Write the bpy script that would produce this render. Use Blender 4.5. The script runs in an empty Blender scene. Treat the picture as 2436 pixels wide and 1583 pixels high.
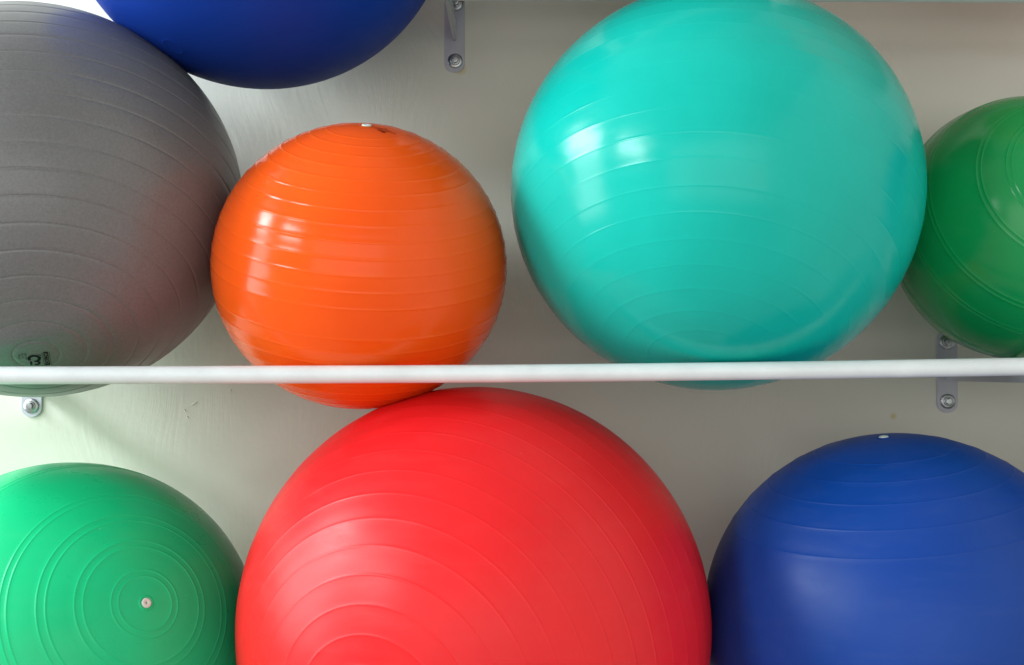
import bpy, bmesh, math, random
from mathutils import Vector, Matrix
R = math.radians
scene = bpy.context.scene
col = scene.collection
random.seed(4)

# ------------------------------------------------------------------ camera
IMW, IMH, FPX = 2436.0, 1583.0, 2900.0
CAMY = -2.30
PITCH, YAW = math.atan(94 / FPX), math.atan(21 / FPX)
cd = bpy.data.cameras.new('camera')
cam = bpy.data.objects.new('camera', cd)
col.objects.link(cam)
cd.sensor_width = 36.0
cd.lens = 36.0 * FPX / IMW
cd.clip_start, cd.clip_end = 0.05, 100
cam.location = (0, CAMY, 0)
cam.rotation_euler = (R(90) + PITCH, 0, YAW)
scene.camera = cam

# ------------------------------------------------------------------ light
w = bpy.data.worlds.new('World')
scene.world = w
w.use_nodes = True
bg = w.node_tree.nodes['Background']
bg.inputs['Color'].default_value = (1.0, 0.95, 0.88, 1)
bg.inputs['Strength'].default_value = 0.41


def area_lamp(name, loc, height, width, power, color, rot=(0, -R(90), 0)):
    l = bpy.data.lights.new(name, 'AREA')
    l.shape = 'RECTANGLE'
    l.size, l.size_y = height, width
    l.energy = power
    l.color = color
    o = bpy.data.objects.new(name, l)
    o.location = loc
    o.rotation_euler = rot
    col.objects.link(o)
    return o


SKYC = (0.86, 0.98, 1.0)
RAD = 30.0   # radiance of the daylight in the window openings of the left-hand wall
LOWFILL = (0.86, 0.98, 1.0)   # tint of a dim fill panel added to lift the lower left
for (y, wd, z, h, k, c) in ((-0.88, 1.15, 1.40, 0.62, 1.04, SKYC), (-0.85, 1.70, 0.25, 1.55, 0.20, LOWFILL),  # second entry is the added low fill, the others are windows
                            (-2.95, 1.25, 1.40, 0.60, 0.85, SKYC)):
    area_lamp('window_and_fill_light', (-2.8, y, z), h, wd, RAD * h * wd * k * math.pi, c)
# wide fill panel added behind the camera to lift the ball fronts
area_lamp('front_fill_light', (-0.3, -6.2, 0.5), 6.0, 3.2, 1.15 * 6.0 * 3.2 * math.pi, (1.0, 0.985, 0.95), (R(90), 0, 0))

vs = scene.view_settings
vs.view_transform = 'Standard'
vs.look = 'None'
vs.exposure = 0.25
vs.gamma = 1.0


# ------------------------------------------------------------------ helpers
def tag(o, label=None, cat=None, group=None, kind=None):
    if label: o['label'] = label
    if cat: o['category'] = cat
    if group: o['group'] = group
    if kind: o['kind'] = kind
    return o


def link_mesh(name, verts, faces, mat, parent=None, smooth=True):
    me = bpy.data.meshes.new(name)
    me.from_pydata([tuple(v) for v in verts], [], faces)
    me.update()
    if smooth:
        me.polygons.foreach_set('use_smooth', [True] * len(me.polygons))
    me.materials.append(mat)
    o = bpy.data.objects.new(name, me)
    col.objects.link(o)
    if parent: o.parent = parent
    return o


def bm_obj(name, bm, mat, parent=None, smooth=False):
    me = bpy.data.meshes.new(name)
    bm.to_mesh(me)
    bm.free()
    if smooth:
        me.polygons.foreach_set('use_smooth', [True] * len(me.polygons))
    me.materials.append(mat)
    o = bpy.data.objects.new(name, me)
    col.objects.link(o)
    if parent: o.parent = parent
    return o


def empty(name, loc):
    o = bpy.data.objects.new(name, None)
    o.location = loc
    o.empty_display_size = 0.05
    col.objects.link(o)
    return o


def frame(n):
    n = Vector(n).normalized()
    t = Vector((1, 0, 0)) if abs(n.x) < 0.8 else Vector((0, 0, 1))
    u = t - n * t.dot(n)
    u.normalize()
    v = n.cross(u)
    return u, v, n


def tube(pts, rad, seg=32, caps=True):
    V, F = [], []
    P = [Vector(p) for p in pts]
    for i, p in enumerate(P):
        d = (P[min(i + 1, len(P) - 1)] - P[max(i - 1, 0)]).normalized()
        u, v, _ = frame(d)
        if u.z < 0: u, v = -u, -v
        for k in range(seg):
            a = 2 * math.pi * k / seg
            V.append(p + u * rad * math.cos(a) + v * rad * math.sin(a))
    for i in range(len(P) - 1):
        for k in range(seg):
            a, b = i * seg + k, i * seg + (k + 1) % seg
            F.append((a, b, b + seg, a + seg))
    if caps:
        F.append(tuple(range(seg - 1, -1, -1)))
        F.append(tuple((len(P) - 1) * seg + k for k in range(seg)))
    return V, F


def smooth_path(pts, n=40):
    """Catmull-Rom through the points"""
    P = [Vector(p) for p in pts]
    P = [P[0] * 2 - P[1]] + P + [P[-1] * 2 - P[-2]]
    out = []
    for i in range(1, len(P) - 2):
        for k in range(n // (len(P) - 3)):
            t = k / (n // (len(P) - 3))
            a, b, c, d = P[i - 1:i + 3]
            out.append(0.5 * ((2 * b) + (c - a) * t + (2 * a - 5 * b + 4 * c - d) * t * t + (3 * b - a - 3 * c + d) * t ** 3))
    out.append(P[-2])
    return out


# ------------------------------------------------------------------ materials
def new_mat(name):
    m = bpy.data.materials.new(name)
    m.use_nodes = True
    nt = m.node_tree
    return m, nt, nt.nodes['Principled BSDF']


def nd(nt, typ, **kw):
    n = nt.nodes.new(typ)
    for k, v in kw.items():
        setattr(n, k, v)
    return n


def noise(nt, vec, scale, detail=3.0, rough=0.5, dist=0.0):
    n = nd(nt, 'ShaderNodeTexNoise')
    n.inputs['Scale'].default_value = scale
    n.inputs['Detail'].default_value = detail
    n.inputs['Roughness'].default_value = rough
    n.inputs['Distortion'].default_value = dist
    if vec is not None: nt.links.new(vec, n.inputs['Vector'])
    return n.outputs['Fac']


def ramp(nt, fac, stops):
    n = nd(nt, 'ShaderNodeValToRGB')
    e = n.color_ramp.elements
    while len(e) < len(stops): e.new(0.5)
    for i, (p, c) in enumerate(stops):
        e[i].position = p
        e[i].color = c if len(c) == 4 else (*c, 1)
    nt.links.new(fac, n.inputs['Fac'])
    return n.outputs['Color']


def maprange(nt, val, a, b, c, d):
    n = nd(nt, 'ShaderNodeMapRange')
    nt.links.new(val, n.inputs['Value'])
    for k, v in zip(('From Min', 'From Max', 'To Min', 'To Max'), (a, b, c, d)):
        n.inputs[k].default_value = v
    return n.outputs['Result']


def math_n(nt, op, a, b=None):
    n = nd(nt, 'ShaderNodeMath', operation=op)
    for i, x in enumerate((a, b)):
        if x is None: continue
        if isinstance(x, (int, float)): n.inputs[i].default_value = x
        else: nt.links.new(x, n.inputs[i])
    return n.outputs[0]


def mixc(nt, fac, a, b, mode='MIX'):
    n = nd(nt, 'ShaderNodeMix', data_type='RGBA', blend_type=mode)
    for i, x in ((0, fac), (6, a), (7, b)):
        if isinstance(x, (int, float)): n.inputs[i].default_value = x
        elif isinstance(x, tuple): n.inputs[i].default_value = (*x, 1)
        else: nt.links.new(x, n.inputs[i])
    return n.outputs[2]


def bump(nt, height, strength, dist, normal=None):
    n = nd(nt, 'ShaderNodeBump')
    n.inputs['Strength'].default_value = strength
    n.inputs['Distance'].default_value = dist
    nt.links.new(height, n.inputs['Height'])
    if normal is not None: nt.links.new(normal, n.inputs['Normal'])
    return n.outputs['Normal']


def rubber(name, color, rough, speck=0.0, scuff=0.25, spec=0.5, seed=0.0, coat=0.0, dust=0.04, sss=0.0):
    """moulded soft plastic: faint mottling, smears that change the gloss, a little dust"""
    m, nt, b = new_mat(name)
    tc = nd(nt, 'ShaderNodeTexCoord')
    mp = nd(nt, 'ShaderNodeMapping')
    mp.inputs['Location'].default_value = (seed, seed * 1.7, -seed)
    nt.links.new(tc.outputs['Object'], mp.inputs['Vector'])
    vec = mp.outputs['Vector']
    big = noise(nt, vec, 5.0, 4, 0.55)
    c0 = tuple(max(0.0, c * 0.93) for c in color)
    c1 = tuple(min(1.0, c * 1.06 + 0.002) for c in color)
    c = ramp(nt, big, [(0.3, c0), (0.7, c1)])
    # dust specks and pale smears
    fine = noise(nt, vec, 240.0, 2, 0.6)
    if speck > 0:
        f2 = noise(nt, vec, 620.0, 1.5, 0.7)
        k = math_n(nt, 'ADD', math_n(nt, 'MULTIPLY', fine, 0.45), math_n(nt, 'MULTIPLY', f2, 0.55))
        c = mixc(nt, speck, c, ramp(nt, k, [(0.36, (0.0, 0.0, 0.0)), (0.62, (1, 1, 1))]), 'OVERLAY')
    sm = nd(nt, 'ShaderNodeMapping')
    sm.inputs['Scale'].default_value = (3.0, 9.0, 22.0)
    sm.inputs['Rotation'].default_value = (0.5, 0.9, 0.3 + seed)
    nt.links.new(vec, sm.inputs['Vector'])
    smear = noise(nt, sm.outputs['Vector'], 2.2, 6, 0.62, 0.6)
    d = maprange(nt, smear, 0.5, 0.8, 0.0, dust * 2)
    c = mixc(nt, d, c, (0.62, 0.60, 0.56))
    vo = nd(nt, 'ShaderNodeTexVoronoi')
    vo.inputs['Scale'].default_value = 26.0
    nt.links.new(vec, vo.inputs['Vector'])
    dot = maprange(nt, vo.outputs['Distance'], 0.0, 0.035, 0.55, 0.0)
    pick = nd(nt, 'ShaderNodeSeparateColor')
    nt.links.new(vo.outputs['Color'], pick.inputs[0])
    dot = math_n(nt, 'MULTIPLY', dot, math_n(nt, 'GREATER_THAN', pick.outputs[0], 0.86))
    c = mixc(nt, dot, c, (0.6, 0.58, 0.55))
    nt.links.new(c, b.inputs['Base Color'])
    rr = math_n(nt, 'ADD', maprange(nt, smear, 0.35, 0.75, rough * (1 - scuff), rough * (1 + scuff)),
                maprange(nt, fine, 0.3, 0.7, -0.02, 0.02))
    nt.links.new(rr, b.inputs['Roughness'])
    b.inputs['Specular IOR Level'].default_value = spec
    if sss:   # thin soft vinyl: light spreads a little inside the skin
        b.inputs['Subsurface Weight'].default_value = sss
        b.inputs['Subsurface Radius'].default_value = (1.0, 0.8, 0.8)
        b.inputs['Subsurface Scale'].default_value = 0.08
    if coat:
        b.inputs['Coat Weight'].default_value = coat
        b.inputs['Coat Roughness'].default_value = 0.06
    wob = noise(nt, vec, 9.0, 2, 0.5)
    n1 = bump(nt, wob, 0.20, 0.004)
    n2 = bump(nt, fine, 0.025, 0.0004, n1)
    nt.links.new(n2, b.inputs['Normal'])
    return m


def wall_material():
    m, nt, b = new_mat('painted_plaster')
    tc = nd(nt, 'ShaderNodeTexCoord')
    vec = tc.outputs['Object']
    big = noise(nt, vec, 1.6, 4, 0.5)
    c = ramp(nt, big, [(0.3, (0.71, 0.695, 0.61)), (0.7, (0.76, 0.745, 0.655))])
    # yellow glue stains by the bolts
    for (x, z, r_) in ((-0.1145, 0.576, 0.014), (0.700, -0.083, 0.008)):
        v = nd(nt, 'ShaderNodeVectorMath', operation='DISTANCE')
        nt.links.new(vec, v.inputs[0])
        v.inputs[1].default_value = (x, 0, z)
        g = maprange(nt, v.outputs['Value'], r_ * 0.35, r_, 0.55, 0.0)
        c = mixc(nt, g, c, (0.62, 0.46, 0.12))
    nt.links.new(c, b.inputs['Base Color'])
    b.inputs['Roughness'].default_value = 0.62
    b.inputs['Specular IOR Level'].default_value = 0.25
    # sweeping brush strokes: coordinates bent by a slow noise, then stretched
    wv = nd(nt, 'ShaderNodeTexNoise')
    wv.inputs['Scale'].default_value = 2.3
    wv.inputs['Detail'].default_value = 1.0
    nt.links.new(vec, wv.inputs['Vector'])
    sub = nd(nt, 'ShaderNodeVectorMath', operation='SUBTRACT')
    nt.links.new(wv.outputs['Color'], sub.inputs[0])
    sub.inputs[1].default_value = (0.5, 0.5, 0.5)
    sc = nd(nt, 'ShaderNodeVectorMath', operation='SCALE')
    nt.links.new(sub.outputs[0], sc.inputs[0])
    sc.inputs['Scale'].default_value = 0.35
    ad = nd(nt, 'ShaderNodeVectorMath', operation='ADD')
    nt.links.new(vec, ad.inputs[0])
    nt.links.new(sc.outputs[0], ad.inputs[1])
    mp = nd(nt, 'ShaderNodeMapping')
    mp.inputs['Scale'].default_value = (70.0, 1.0, 5.0)
    mp.inputs['Rotation'].default_value = (0, R(8), 0)
    nt.links.new(ad.outputs[0], mp.inputs['Vector'])
    strokes = noise(nt, mp.outputs['Vector'], 1.6, 5, 0.62)
    mask = ramp(nt, noise(nt, vec, 3.4, 2, 0.5), [(0.38, (0.12, 0.12, 0.12)), (0.62, (1, 1, 1))])
    strokes = math_n(nt, 'MULTIPLY', strokes, mask)
    grain = noise(nt, vec, 90.0, 4, 0.6)
    lump = noise(nt, vec, 7.0, 3, 0.5)
    n1 = bump(nt, lump, 0.2, 0.010)
    n2 = bump(nt, strokes, 0.26, 0.003, n1)
    n3 = bump(nt, grain, 0.16, 0.0016, n2)
    nt.links.new(n3, b.inputs['Normal'])
    return m


def plain(name, color, rough, metal=0.0, bumpy=0.0, scale=120.0, spec=0.5):
    m, nt, b = new_mat(name)
    tc = nd(nt, 'ShaderNodeTexCoord')
    v = tc.outputs['Object']
    n = noise(nt, v, 14.0, 4, 0.6)
    c = ramp(nt, n, [(0.3, tuple(x * 0.9 for x in color)), (0.72, tuple(min(1, x * 1.05) for x in color))])
    nt.links.new(c, b.inputs['Base Color'])
    nt.links.new(maprange(nt, n, 0.3, 0.7, rough * 0.85, rough * 1.2), b.inputs['Roughness'])
    b.inputs['Metallic'].default_value = metal
    b.inputs['Specular IOR Level'].default_value = spec
    if bumpy:
        nt.links.new(bump(nt, noise(nt, v, scale, 3, 0.6), bumpy, 0.0006), b.inputs['Normal'])
    return m


M_WALL = wall_material()
M_RAIL = plain('white_powder_coat', (0.75, 0.80, 0.82), 0.32, 0, 0.06, 260)
M_BRACKET = plain('grey_lilac_enamel', (0.52, 0.52, 0.58), 0.42, 0, 0.08, 200)
M_ZINC = plain('zinc_plating', (0.40, 0.42, 0.43), 0.33, 1.0, 0.10, 400)
M_VALVE = plain('white_plastic', (0.68, 0.74, 0.70), 0.4)
M_INK = plain('black_ink', (0.008, 0.008, 0.010), 0.55, spec=0.12)
M_INKR = plain('dark_maroon_ink', (0.03, 0.004, 0.004), 0.5, spec=0.15)
M_PALE = plain('grey_reverse_print', (0.20, 0.19, 0.19), 0.5)

# ------------------------------------------------------------------ the wall
bm = bmesh.new()
bmesh.ops.create_cube(bm, size=1.0)
bmesh.ops.scale(bm, vec=(7.0, 0.2, 4.6), verts=bm.verts)
bmesh.ops.translate(bm, vec=(0.6, 0.1, 0.2), verts=bm.verts)
wall = bm_obj('wall', bm, M_WALL)
tag(wall, 'pale cream plaster wall with brushed paint strokes behind the balls', None, None, 'structure')

# a few dried paint flecks standing on the plaster
for (x, z, ln, wd, a) in ((-0.617, -0.060, 0.0075, 0.0013, 32), (-0.634, -0.072, 0.0030, 0.0012, -60), (-0.629, -0.085, 0.0026, 0.0013, -70), (-0.548, -0.035, 0.0030, 0.0010, 40)):
    bm = bmesh.new()
    bmesh.ops.create_icosphere(bm, subdivisions=2, radius=1.0)
    for v in bm.verts:
        v.co = Vector((v.co.x * ln, v.co.y * 0.0012, v.co.z * wd * (1 + 0.35 * v.co.x)))
    bmesh.ops.rotate(bm, matrix=Matrix.Rotation(-R(a), 3, 'Y'), verts=bm.verts)
    bmesh.ops.translate(bm, vec=(x, -0.0002, z), verts=bm.verts)
    bm_obj('paint_fleck', bm, M_WALL, wall, True)

# unseen right-hand wall, added to throw the window light back on the balls
bm = bmesh.new()
bmesh.ops.create_cube(bm, size=1.0)
bmesh.ops.scale(bm, vec=(0.2, 7.0, 4.6), verts=bm.verts)
bmesh.ops.translate(bm, vec=(2.3, -3.51, 0.2), verts=bm.verts)
side = bm_obj('bounce_wall', bm, plain('white_wall_paint', (0.80, 0.79, 0.75), 0.7, spec=0.2))
tag(side, 'unseen white side wall, added to bounce light', None, None, 'structure')


# ------------------------------------------------------------------ exercise balls
def ridge_profile(rings, ridge_h, ridge_w, R0):
    """polar angles and radial offsets: smooth skin with a low rounded bead at every ring"""
    A = {}
    n = 120
    for i in range(n + 1):
        A[math.pi * i / n] = 0.0
    hw = ridge_w / R0 / 2
    for a in rings:
        a = math.radians(a)
        for k in list(A):
            if abs(k - a) < hw * 1.25: del A[k]
        for t in (-1.0, -0.72, -0.42, 0.0, 0.42, 0.72, 1.0):
            A[a + t * hw] = ridge_h / R0 * (0.5 + 0.5 * math.cos(math.pi * t))
    return sorted(A.items())


def make_ball(label, centre, semi, axis, rings, mat, valve=True, ridge_h=0.0009, ridge_w=0.0052, seg=224):
    cx, cy, cz = centre
    base = Vector((cx, cy, cz - semi[2]))
    root = empty('exercise_ball', base)
    tag(root, label, 'exercise ball', 'exercise balls stored on the wall racks')
    u, v, n = frame(axis)
    prof = ridge_profile(rings, ridge_h, ridge_w, semi[0])
    off = Vector((0, 0, semi[2]))
    S = Vector(semi)

    def place(d, h):
        return Vector((d.x * S.x * (1 + h), d.y * S.y * (1 + h), d.z * S.z * (1 + h))) + off

    V, F = [], []
    inner = prof[1:-1]
    for a, h in inner:
        for k in range(seg):
            t = 2 * math.pi * k / seg
            d = n * math.cos(a) + (u * math.cos(t) + v * math.sin(t)) * math.sin(a)
            V.append(place(d, h))
    top, bot = len(V), len(V) + 1
    V += [place(n, 0), place(-n, 0)]
    for i in range(len(inner) - 1):
        for k in range(seg):
            a, b = i * seg + k, i * seg + (k + 1) % seg
            F.append((a, a + seg, b + seg, b))
    for k in range(seg):
        F.append((top, k, (k + 1) % seg))
        q = (len(inner) - 1) * seg
        F.append((bot, q + (k + 1) % seg, q + k))
    shell = link_mesh('shell', V, F, mat, root)
    if valve:
        P = place(n, 0)
        nn = Vector((n.x / S.x, n.y / S.y, n.z / S.z)).normalized()
        a, b, c = frame(nn)
        prof2 = [(0.0, -0.004), (0.0012, -0.004), (0.0014, 0.0012), (0.0022, 0.0020), (0.0046, 0.0023), (0.0064, 0.0020), (0.0073, 0.0010), (0.0075, -0.0030)]
        V2, F2 = [], []
        sg = 32
        for r_, h in prof2[1:]:
            for k in range(sg):
                t = 2 * math.pi * k / sg
                V2.append(P + (a * math.cos(t) + b * math.sin(t)) * r_ + c * h)
        V2.append(P + c * prof2[0][1])
        for i in range(len(prof2) - 2):
            for k in range(sg):
                x, y = i * sg + k, i * sg + (k + 1) % sg
                F2.append((x, x + sg, y + sg, y))
        for k in range(sg):
            F2.append((len(V2) - 1, k, (k + 1) % sg))
        link_mesh('valve', V2, F2, M_VALVE, root)
        # moulded lip round the valve seat
        V3, F3 = [], []
        pr = [(0.0078, -0.002), (0.0082, 0.0006), (0.0094, 0.0011), (0.0108, 0.0006), (0.0118, -0.0006)]
        for r_, h in pr:
            for k in range(sg):
                t = 2 * math.pi * k / sg
                V3.append(P + (a * math.cos(t) + b * math.sin(t)) * r_ + c * h)
        for i in range(len(pr) - 1):
            for k in range(sg):
                x, y = i * sg + k, i * sg + (k + 1) % sg
                F3.append((x, x + sg, y + sg, y))
        link_mesh('valve_seat', V3, F3, mat, root)
    root['_c'] = centre
    root['_s'] = semi
    return root


def even(first, step, stop_gap=None):
    out, a = [], first
    while a < 179:
        if not (stop_gap and stop_gap[0] < a < stop_gap[1]):
            out.append(a)
        a += step
    return out


def pairs(lst):
    return sorted(lst)


M_GREY = rubber('grey_rubber', (0.146, 0.147, 0.150), 0.36, speck=0.14, scuff=0.12, spec=0.55, seed=1.0, dust=0.0)
M_TEAL = rubber('teal_rubber', (0.004, 0.47, 0.395), 0.21, scuff=0.2, spec=0.25, sss=0.3, seed=2.0, dust=0.0)
M_ORANGE = rubber('orange_rubber', (0.95, 0.108, 0.006), 0.19, scuff=0.2, spec=0.26, sss=0.6, seed=3.0, dust=0.0)
M_RED = rubber('red_rubber', (0.84, 0.013, 0.018), 0.41, scuff=0.12, spec=0.34, sss=0.45, seed=4.0, dust=0.008)
M_BLUE = rubber('blue_rubber', (0.002, 0.048, 0.30), 0.45, scuff=0.1, spec=0.28, seed=5.0, dust=0.008)
M_NAVY = rubber('deep_blue_rubber', (0.002, 0.036, 0.31), 0.58, scuff=0.1, spec=0.18, seed=6.0, dust=0.0)
M_GREENL = rubber('bright_green_rubber', (0.006, 0.57, 0.225), 0.32, scuff=0.15, spec=0.28, seed=7.0, dust=0.006)
M_GREENR = rubber('emerald_green_rubber', (0.004, 0.33, 0.085), 0.21, scuff=0.2, spec=0.42, seed=8.0, dust=0.006)

ball_grey = make_ball('large matte grey ball with black print resting on the rail at the left edge',
    (-0.7786, -0.35, 0.2725), (0.324, 0.324, 0.3128), (0.2282, -0.5634, -0.794),
    even(5.7, 6.83), M_GREY, valve=False, ridge_h=-0.0008, ridge_w=0.0056)
ball_teal = make_ball('large glossy turquoise ball on the rail between the orange and the dark green ball',
    (0.301, -0.40, 0.2839), (0.3165, 0.3165, 0.3122), (-0.1339, -0.4718, -0.8715),
    even(14.3, 6.55), M_TEAL, valve=False, ridge_h=0.00022, ridge_w=0.0048)
ball_orange = make_ball('small bright orange ball with white valve on top, sitting on the rail',
    (-0.2496, -0.405, 0.164), (0.2278, 0.2278, 0.2211), (0.085, -0.3832, 0.9197),
    even(14.9, 6.07, (89, 99)), M_ORANGE, ridge_h=0.00065, ridge_w=0.0056)
ball_red = make_ball('largest ball, red, in the lower row below the orange ball',
    (-0.0714, -0.40, -0.3869), (0.3619, 0.3619, 0.3636), (-0.3469, -0.9257, -0.1511),
    even(10.8, 6.03), M_RED, ridge_h=0.0004, ridge_w=0.0054)
ball_blue = make_ball('royal blue ball, white valve on top, lower row right of the red ball',
    (0.5937, -0.38, -0.3958), (0.3057, 0.3057, 0.30), (-0.1188, -0.126, 0.9849),
    [19.9, 28.2, 36.4, 44.6, 52.7, 127.3, 135.4, 143.6, 151.8, 160.1], M_BLUE, ridge_h=0.0006, ridge_w=0.0046)
ball_green = make_ball('dark green ball at the right edge, partly behind the turquoise ball',
    (0.8302, -0.29, 0.2359), (0.213, 0.213, 0.2156), (0.016, -0.94, 0.34),
    [14.5, 16.4, 26.3, 28.4, 38.3, 40.3, 62, 64, 76, 78, 102, 104, 116, 118, 139, 141, 152, 154], M_GREENR, ridge_h=0.0006, ridge_w=0.0042)
ball_mint = make_ball('bright green ball at lower left, paired rings round its white valve',
    (-0.7214, -0.35, -0.4406), (0.2993, 0.2993, 0.2953), (0.626, -0.6823, 0.3776),
    [7.7, 9.6, 16.8, 19.0, 26.2, 28.5, 36.0, 37.9, 60, 62, 75, 77, 103, 105, 118, 120, 142, 144, 152, 154], M_GREENL, ridge_h=0.0006, ridge_w=0.0044)
ball_navy = make_ball('deep blue ball at the top edge, lying on the grey ball',
    (-0.4286, -0.33, 0.7776), (0.3164, 0.3164, 0.3084), (0.35, 0.30, 0.88),
    even(12, 7.5, (80, 175)), M_NAVY, ridge_h=0.0004, ridge_w=0.0045)

# two more balls on the upper rack, just above the frame: their shade falls on the wall at the top edge
make_ball('silver grey ball on the upper rack, above the turquoise ball', (0.20, -0.39, 0.955), (0.300, 0.300, 0.295),
    (-0.2, -0.4, 0.88), even(9, 6.8), M_GREY)
make_ball('big orange ball on the upper rack, above the dark green ball', (0.88, -0.39, 0.985), (0.330, 0.330, 0.325),
    (0.3, -0.5, 0.8), even(12, 6.1), M_ORANGE)
make_ball('unseen royal blue ball beyond the right edge, added for its shade', (1.30, -0.36, 0.27), (0.270, 0.270, 0.262),  # added unseen ball, shades the wall near the right edge
    (0.3, -0.5, 0.8), even(12, 7.5), M_BLUE)
make_ball('unseen silver grey ball beyond the right edge, lower row, added for its shade', (1.235, -0.37, -0.40), (0.315, 0.315, 0.31),  # added unseen ball, keeps bounced light off the wall below
    (-0.3, -0.5, 0.8), even(12, 6.8), M_GREY)


# ------------------------------------------------------------------ print on the balls
def conform(root, name, mat, verts2d, faces, origin_dir, up_hint, scale=1.0, lift=0.0006):
    """lay flat artwork (metres) on the ball's skin round the direction origin_dir"""
    S = Vector(root['_s'])
    n = Vector(origin_dir).normalized()
    up = Vector(up_hint)
    up = (up - n * up.dot(n)).normalized()
    right = up.cross(n)
    off = Vector((0, 0, S.z))
    V = []
    for (x, y) in verts2d:
        d = (n + right * (x * scale / S.x) + up * (y * scale / S.x)).normalized()
        V.append(Vector((d.x * (S.x + lift), d.y * (S.y + lift), d.z * (S.z + lift))) + off)
    return link_mesh(name, V, faces, mat, root)


def text_geo(s, size, x, y, stretch=1.0):
    cu = bpy.data.curves.new('text', 'FONT')
    cu.body = s
    cu.size = size
    cu.resolution_u = 3
    o = bpy.data.objects.new('text', cu)
    col.objects.link(o)
    dg = bpy.context.evaluated_depsgraph_get()
    me = o.evaluated_get(dg).to_mesh()
    V = [(v.co.x * stretch + x, v.co.y + y) for v in me.vertices]
    F = [tuple(p.vertices) for p in me.polygons]
    o.evaluated_get(dg).to_mesh_clear()
    bpy.data.objects.remove(o)
    bpy.data.curves.remove(cu)
    return V, F


def merge(parts):
    V, F = [], []
    for v, f in parts:
        k = len(V)
        V += v
        F += [tuple(i + k for i in q) for q in f]
    return V, F


def rect(x0, y0, x1, y1, n=6):
    V, F = [], []
    for i in range(n + 1):
        x = x0 + (x1 - x0) * i / n
        V += [(x, y0), (x, y1)]
    for i in range(n):
        F.append((2 * i, 2 * i + 2, 2 * i + 3, 2 * i + 1))
    return V, F


def arc(cx, cy, r0, r1, a0, a1, n=20):
    V, F = [], []
    for i in range(n + 1):
        a = math.radians(a0 + (a1 - a0) * i / n)
        V += [(cx + r0 * math.cos(a), cy + r0 * math.sin(a)), (cx + r1 * math.cos(a), cy + r1 * math.sin(a))]
    for i in range(n):
        F.append((2 * i, 2 * i + 1, 2 * i + 3, 2 * i + 2))
    return V, F


# grey ball: stamped label, read with the head turned to the right
gdir, gup = (0.220, -0.538, -0.812), (1.0, 0.25, 0.0)
V, F = merge([
    rect(-0.022, 0.0135, 0.020, 0.0215), rect(-0.022, 0.0232, 0.020, 0.0238),
    rect(-0.022, 0.0114, 0.020, 0.0120),
    text_geo('SIZE 65', 0.0042, -0.018, 0.0065), text_geo('cm', 0.0042, -0.018, 0.0030),
    arc(-0.004, -0.0035, 0.0062, 0.0115, 30, 300), arc(0.010, -0.0015, 0.0035, 0.0075, -30, 210),
    rect(0.004, -0.012, 0.016, -0.0085),
    text_geo('MAX. 300', 0.0046, -0.022, -0.0185), text_geo('LBS 136', 0.0046, -0.022, -0.0240), text_geo('Made in', 0.0046, -0.018, -0.0295)])
conform(ball_grey, 'printed_label', M_INK, V, F, gdir, gup, 0.8)
V, F = text_geo('ACTIO', 0.0088, -0.0195, 0.0144, 1.25)
conform(ball_grey, 'label_lettering', M_PALE, V, F, gdir, gup, 0.8, 0.0010)

# orange ball: small stamp beside the valve
V, F = merge([text_geo('MAX', 0.0105, -0.016, 0.007, 1.2), text_geo('45 cm', 0.0105, -0.014, -0.004, 1.15), text_geo('kg', 0.0100, 0.010, -0.014, 1.2),
              rect(-0.016, 0.0045, 0.008, 0.0060), rect(-0.014, -0.0085, 0.010, -0.0060), arc(-0.004, -0.014, 0.002, 0.0045, 0, 330)])
conform(ball_orange, 'printed_mark', M_INKR, V, F, (0.203, -0.430, 0.879), (-0.25, 0.6, 0.3), 0.75)


# ------------------------------------------------------------------ racks
def plate_bm(x, z0, z1, wd=0.039, th=0.004):
    """wall plate with both ends rounded"""
    bm = bmesh.new()
    pts = []
    r_ = wd / 2
    for i in range(13):
        a = math.pi + math.pi * i / 12
        pts.append((x + r_ * math.cos(a), z0 + r_ * 0.9 + r_ * 0.9 * math.sin(a)))
    for i in range(13):
        a = math.pi * i / 12
        pts.append((x + r_ * math.cos(a), z1 - r_ * 0.9 + r_ * 0.9 * math.sin(a)))
    f = bm.faces.new([bm.verts.new((p[0], -0.0005, p[1])) for p in pts])
    ex = bmesh.ops.extrude_face_region(bm, geom=[f])
    bmesh.ops.translate(bm, vec=(0, -th, 0), verts=[e for e in ex['geom'] if isinstance(e, bmesh.types.BMVert)])
    bmesh.ops.recalc_face_normals(bm, faces=bm.faces)
    edges = [e for e in bm.edges if all(v.co.y < -th for v in e.verts)]
    bmesh.ops.bevel(bm, geom=edges, offset=0.0009, segments=2, affect='EDGES')
    return bm


def lathe_y(x, y, z, prof, seg, mat, name, parent, phase=0.0, smooth=True):
    V, F = [], []
    for r_, h in prof:
        for k in range(seg):
            t = 2 * math.pi * k / seg + phase
            V.append((x + r_ * math.cos(t), y - h, z + r_ * math.sin(t)))
    for i in range(len(prof) - 1):
        for k in range(seg):
            a, b = i * seg + k, i * seg + (k + 1) % seg
            F.append((a, b, b + seg, a + seg))
    F.append(tuple((len(prof) - 1) * seg + k for k in range(seg)))
    return link_mesh(name, V, F, mat, parent, smooth)


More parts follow.
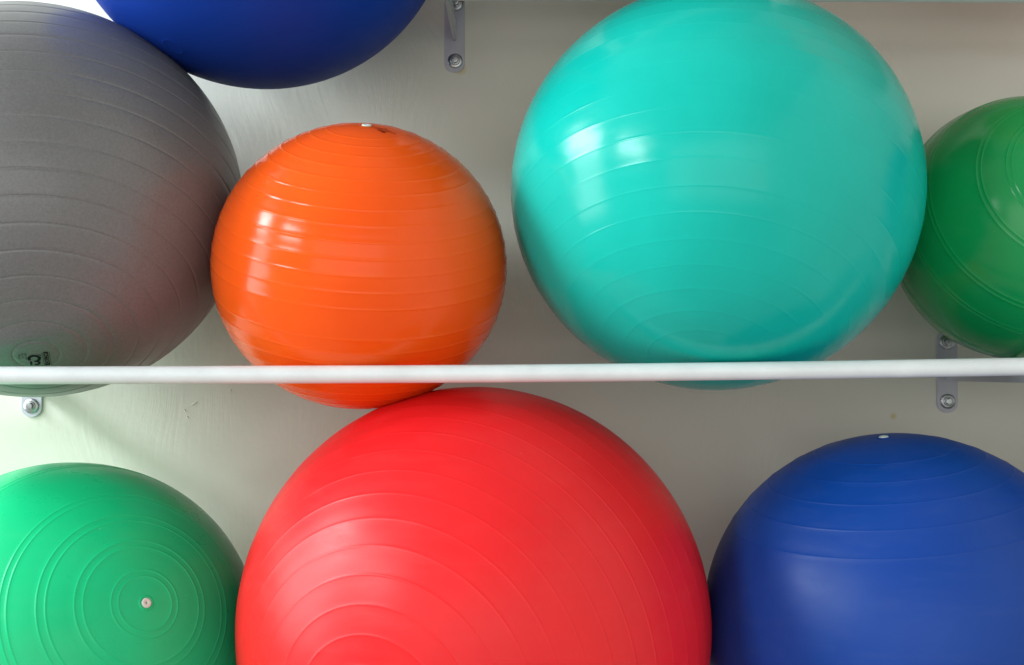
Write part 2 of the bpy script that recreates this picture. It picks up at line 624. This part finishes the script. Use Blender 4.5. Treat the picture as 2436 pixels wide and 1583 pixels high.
def arm_bm(x, zrail, y0, y1, zb, zt, th=0.0062):
    """flat bar standing on edge, running out from the wall to the front rail"""
    bm = bmesh.new()
    prof = [(y0, zb), (y1 + 0.01, zb), (y1, zb + 0.008), (y1, zt), (y0, zt)]
    f = bm.faces.new([bm.verts.new((x - th / 2, p[0], p[1])) for p in prof])
    ex = bmesh.ops.extrude_face_region(bm, geom=[f])
    bmesh.ops.translate(bm, vec=(th, 0, 0), verts=[e for e in ex['geom'] if isinstance(e, bmesh.types.BMVert)])
    bmesh.ops.recalc_face_normals(bm, faces=bm.faces)
    bmesh.ops.bevel(bm, geom=bm.edges[:], offset=0.0008, segments=2, affect='EDGES')
    return bm


def make_bracket(rack, x, zlow, zhigh, zarm, y_front, bolt_dx=0.0):
    br = bm_obj('bracket', plate_bm(x, zlow - 0.0215, zhigh + 0.0215), M_BRACKET, rack)
    bm_obj('bracket_arm', arm_bm(x, zarm, -0.0046, y_front, zarm, zarm + 0.039), M_BRACKET, br)
    for i, z in enumerate((zlow, zhigh)):
        bx = x + bolt_dx * (1 if i == 0 else 2.5)
        lathe_y(bx, -0.0047, z, [(0.0142, 0.0), (0.0142, 0.0016), (0.0134, 0.0024), (0.0085, 0.0026), (0.0, 0.0026)][:4], 40, M_ZINC, 'washer', br)
        ph = random.uniform(0, 1.0)
        lathe_y(bx, -0.0073, z, [(0.0088, 0.0), (0.0088, 0.0016), (0.0072, 0.0019)], 36, M_ZINC, 'bolt_flange', br)
        lathe_y(bx, -0.0090, z, [(0.0068, 0.0), (0.0068, 0.0058), (0.0056, 0.0072), (0.0030, 0.0074)], 6, M_ZINC, 'bolt', br, ph, False)
    return br


RB = 0.0127
low = empty('ball_rack', (0.0, 0.0, -0.08))
tag(low, 'white tube rack across the middle, carrying the grey, orange and turquoise balls', 'rack', 'white tube racks on the wall')
up = empty('ball_rack', (0.4, 0.0, 0.57))
tag(up, 'white tube rail rack along the top edge, held by the upper bracket', 'rack', 'white tube racks on the wall')


def rail(rack, pts, ends=(0, 0)):
    P = smooth_path(pts, 48)
    V, F = tube(P, RB, 36)
    o = link_mesh('rail', V, F, M_RAIL, rack)
    return o


YF, YR = -0.57, -0.21
front = rail(low, [(-1.35, YF, -0.0055), (-0.7409, YF, -0.0048), (-0.4414, YF, -0.0039), (-0.0233, YF, -0.0021), (0.3637, YF, 0.0021), (0.7116, YF, 0.0077), (1.25, YF, 0.0165)])
rear = rail(low, [(-1.35, YR, -0.0068), (-0.8951, YR, -0.0058), (-0.5332, YR, -0.0047), (-0.0281, YR, -0.0025), (0.4394, YR, 0.0025), (0.8597, YR, 0.0079), (1.25, YR, 0.0135)])
rail(up, [(-0.1290, YR, 0.6559), (0.2626, YR, 0.6539), (0.4984, YR, 0.6519), (0.8684, YR, 0.6500), (1.35, YR, 0.649)])
rail(up, [(-0.1290, YF, 0.6585), (0.2626, YF, 0.656), (0.4984, YF, 0.655), (0.8684, YF, 0.6540), (1.35, YF, 0.653)])
make_bracket(low, -0.9229, -0.0639, 0.0468, -0.031, YF)
make_bracket(low, 0.8006, -0.0549, 0.0558, -0.017, YF)
make_bracket(up, -0.1256, 0.5902, 0.7007, 0.6281, YF, 0.0012)
for rk in (low, up):
    b = rk.location.copy()
    for ch in rk.children:
        ch.location = -b

for o in list(scene.objects):
    for k in ('_c', '_s'):
        if k in o: del o[k]
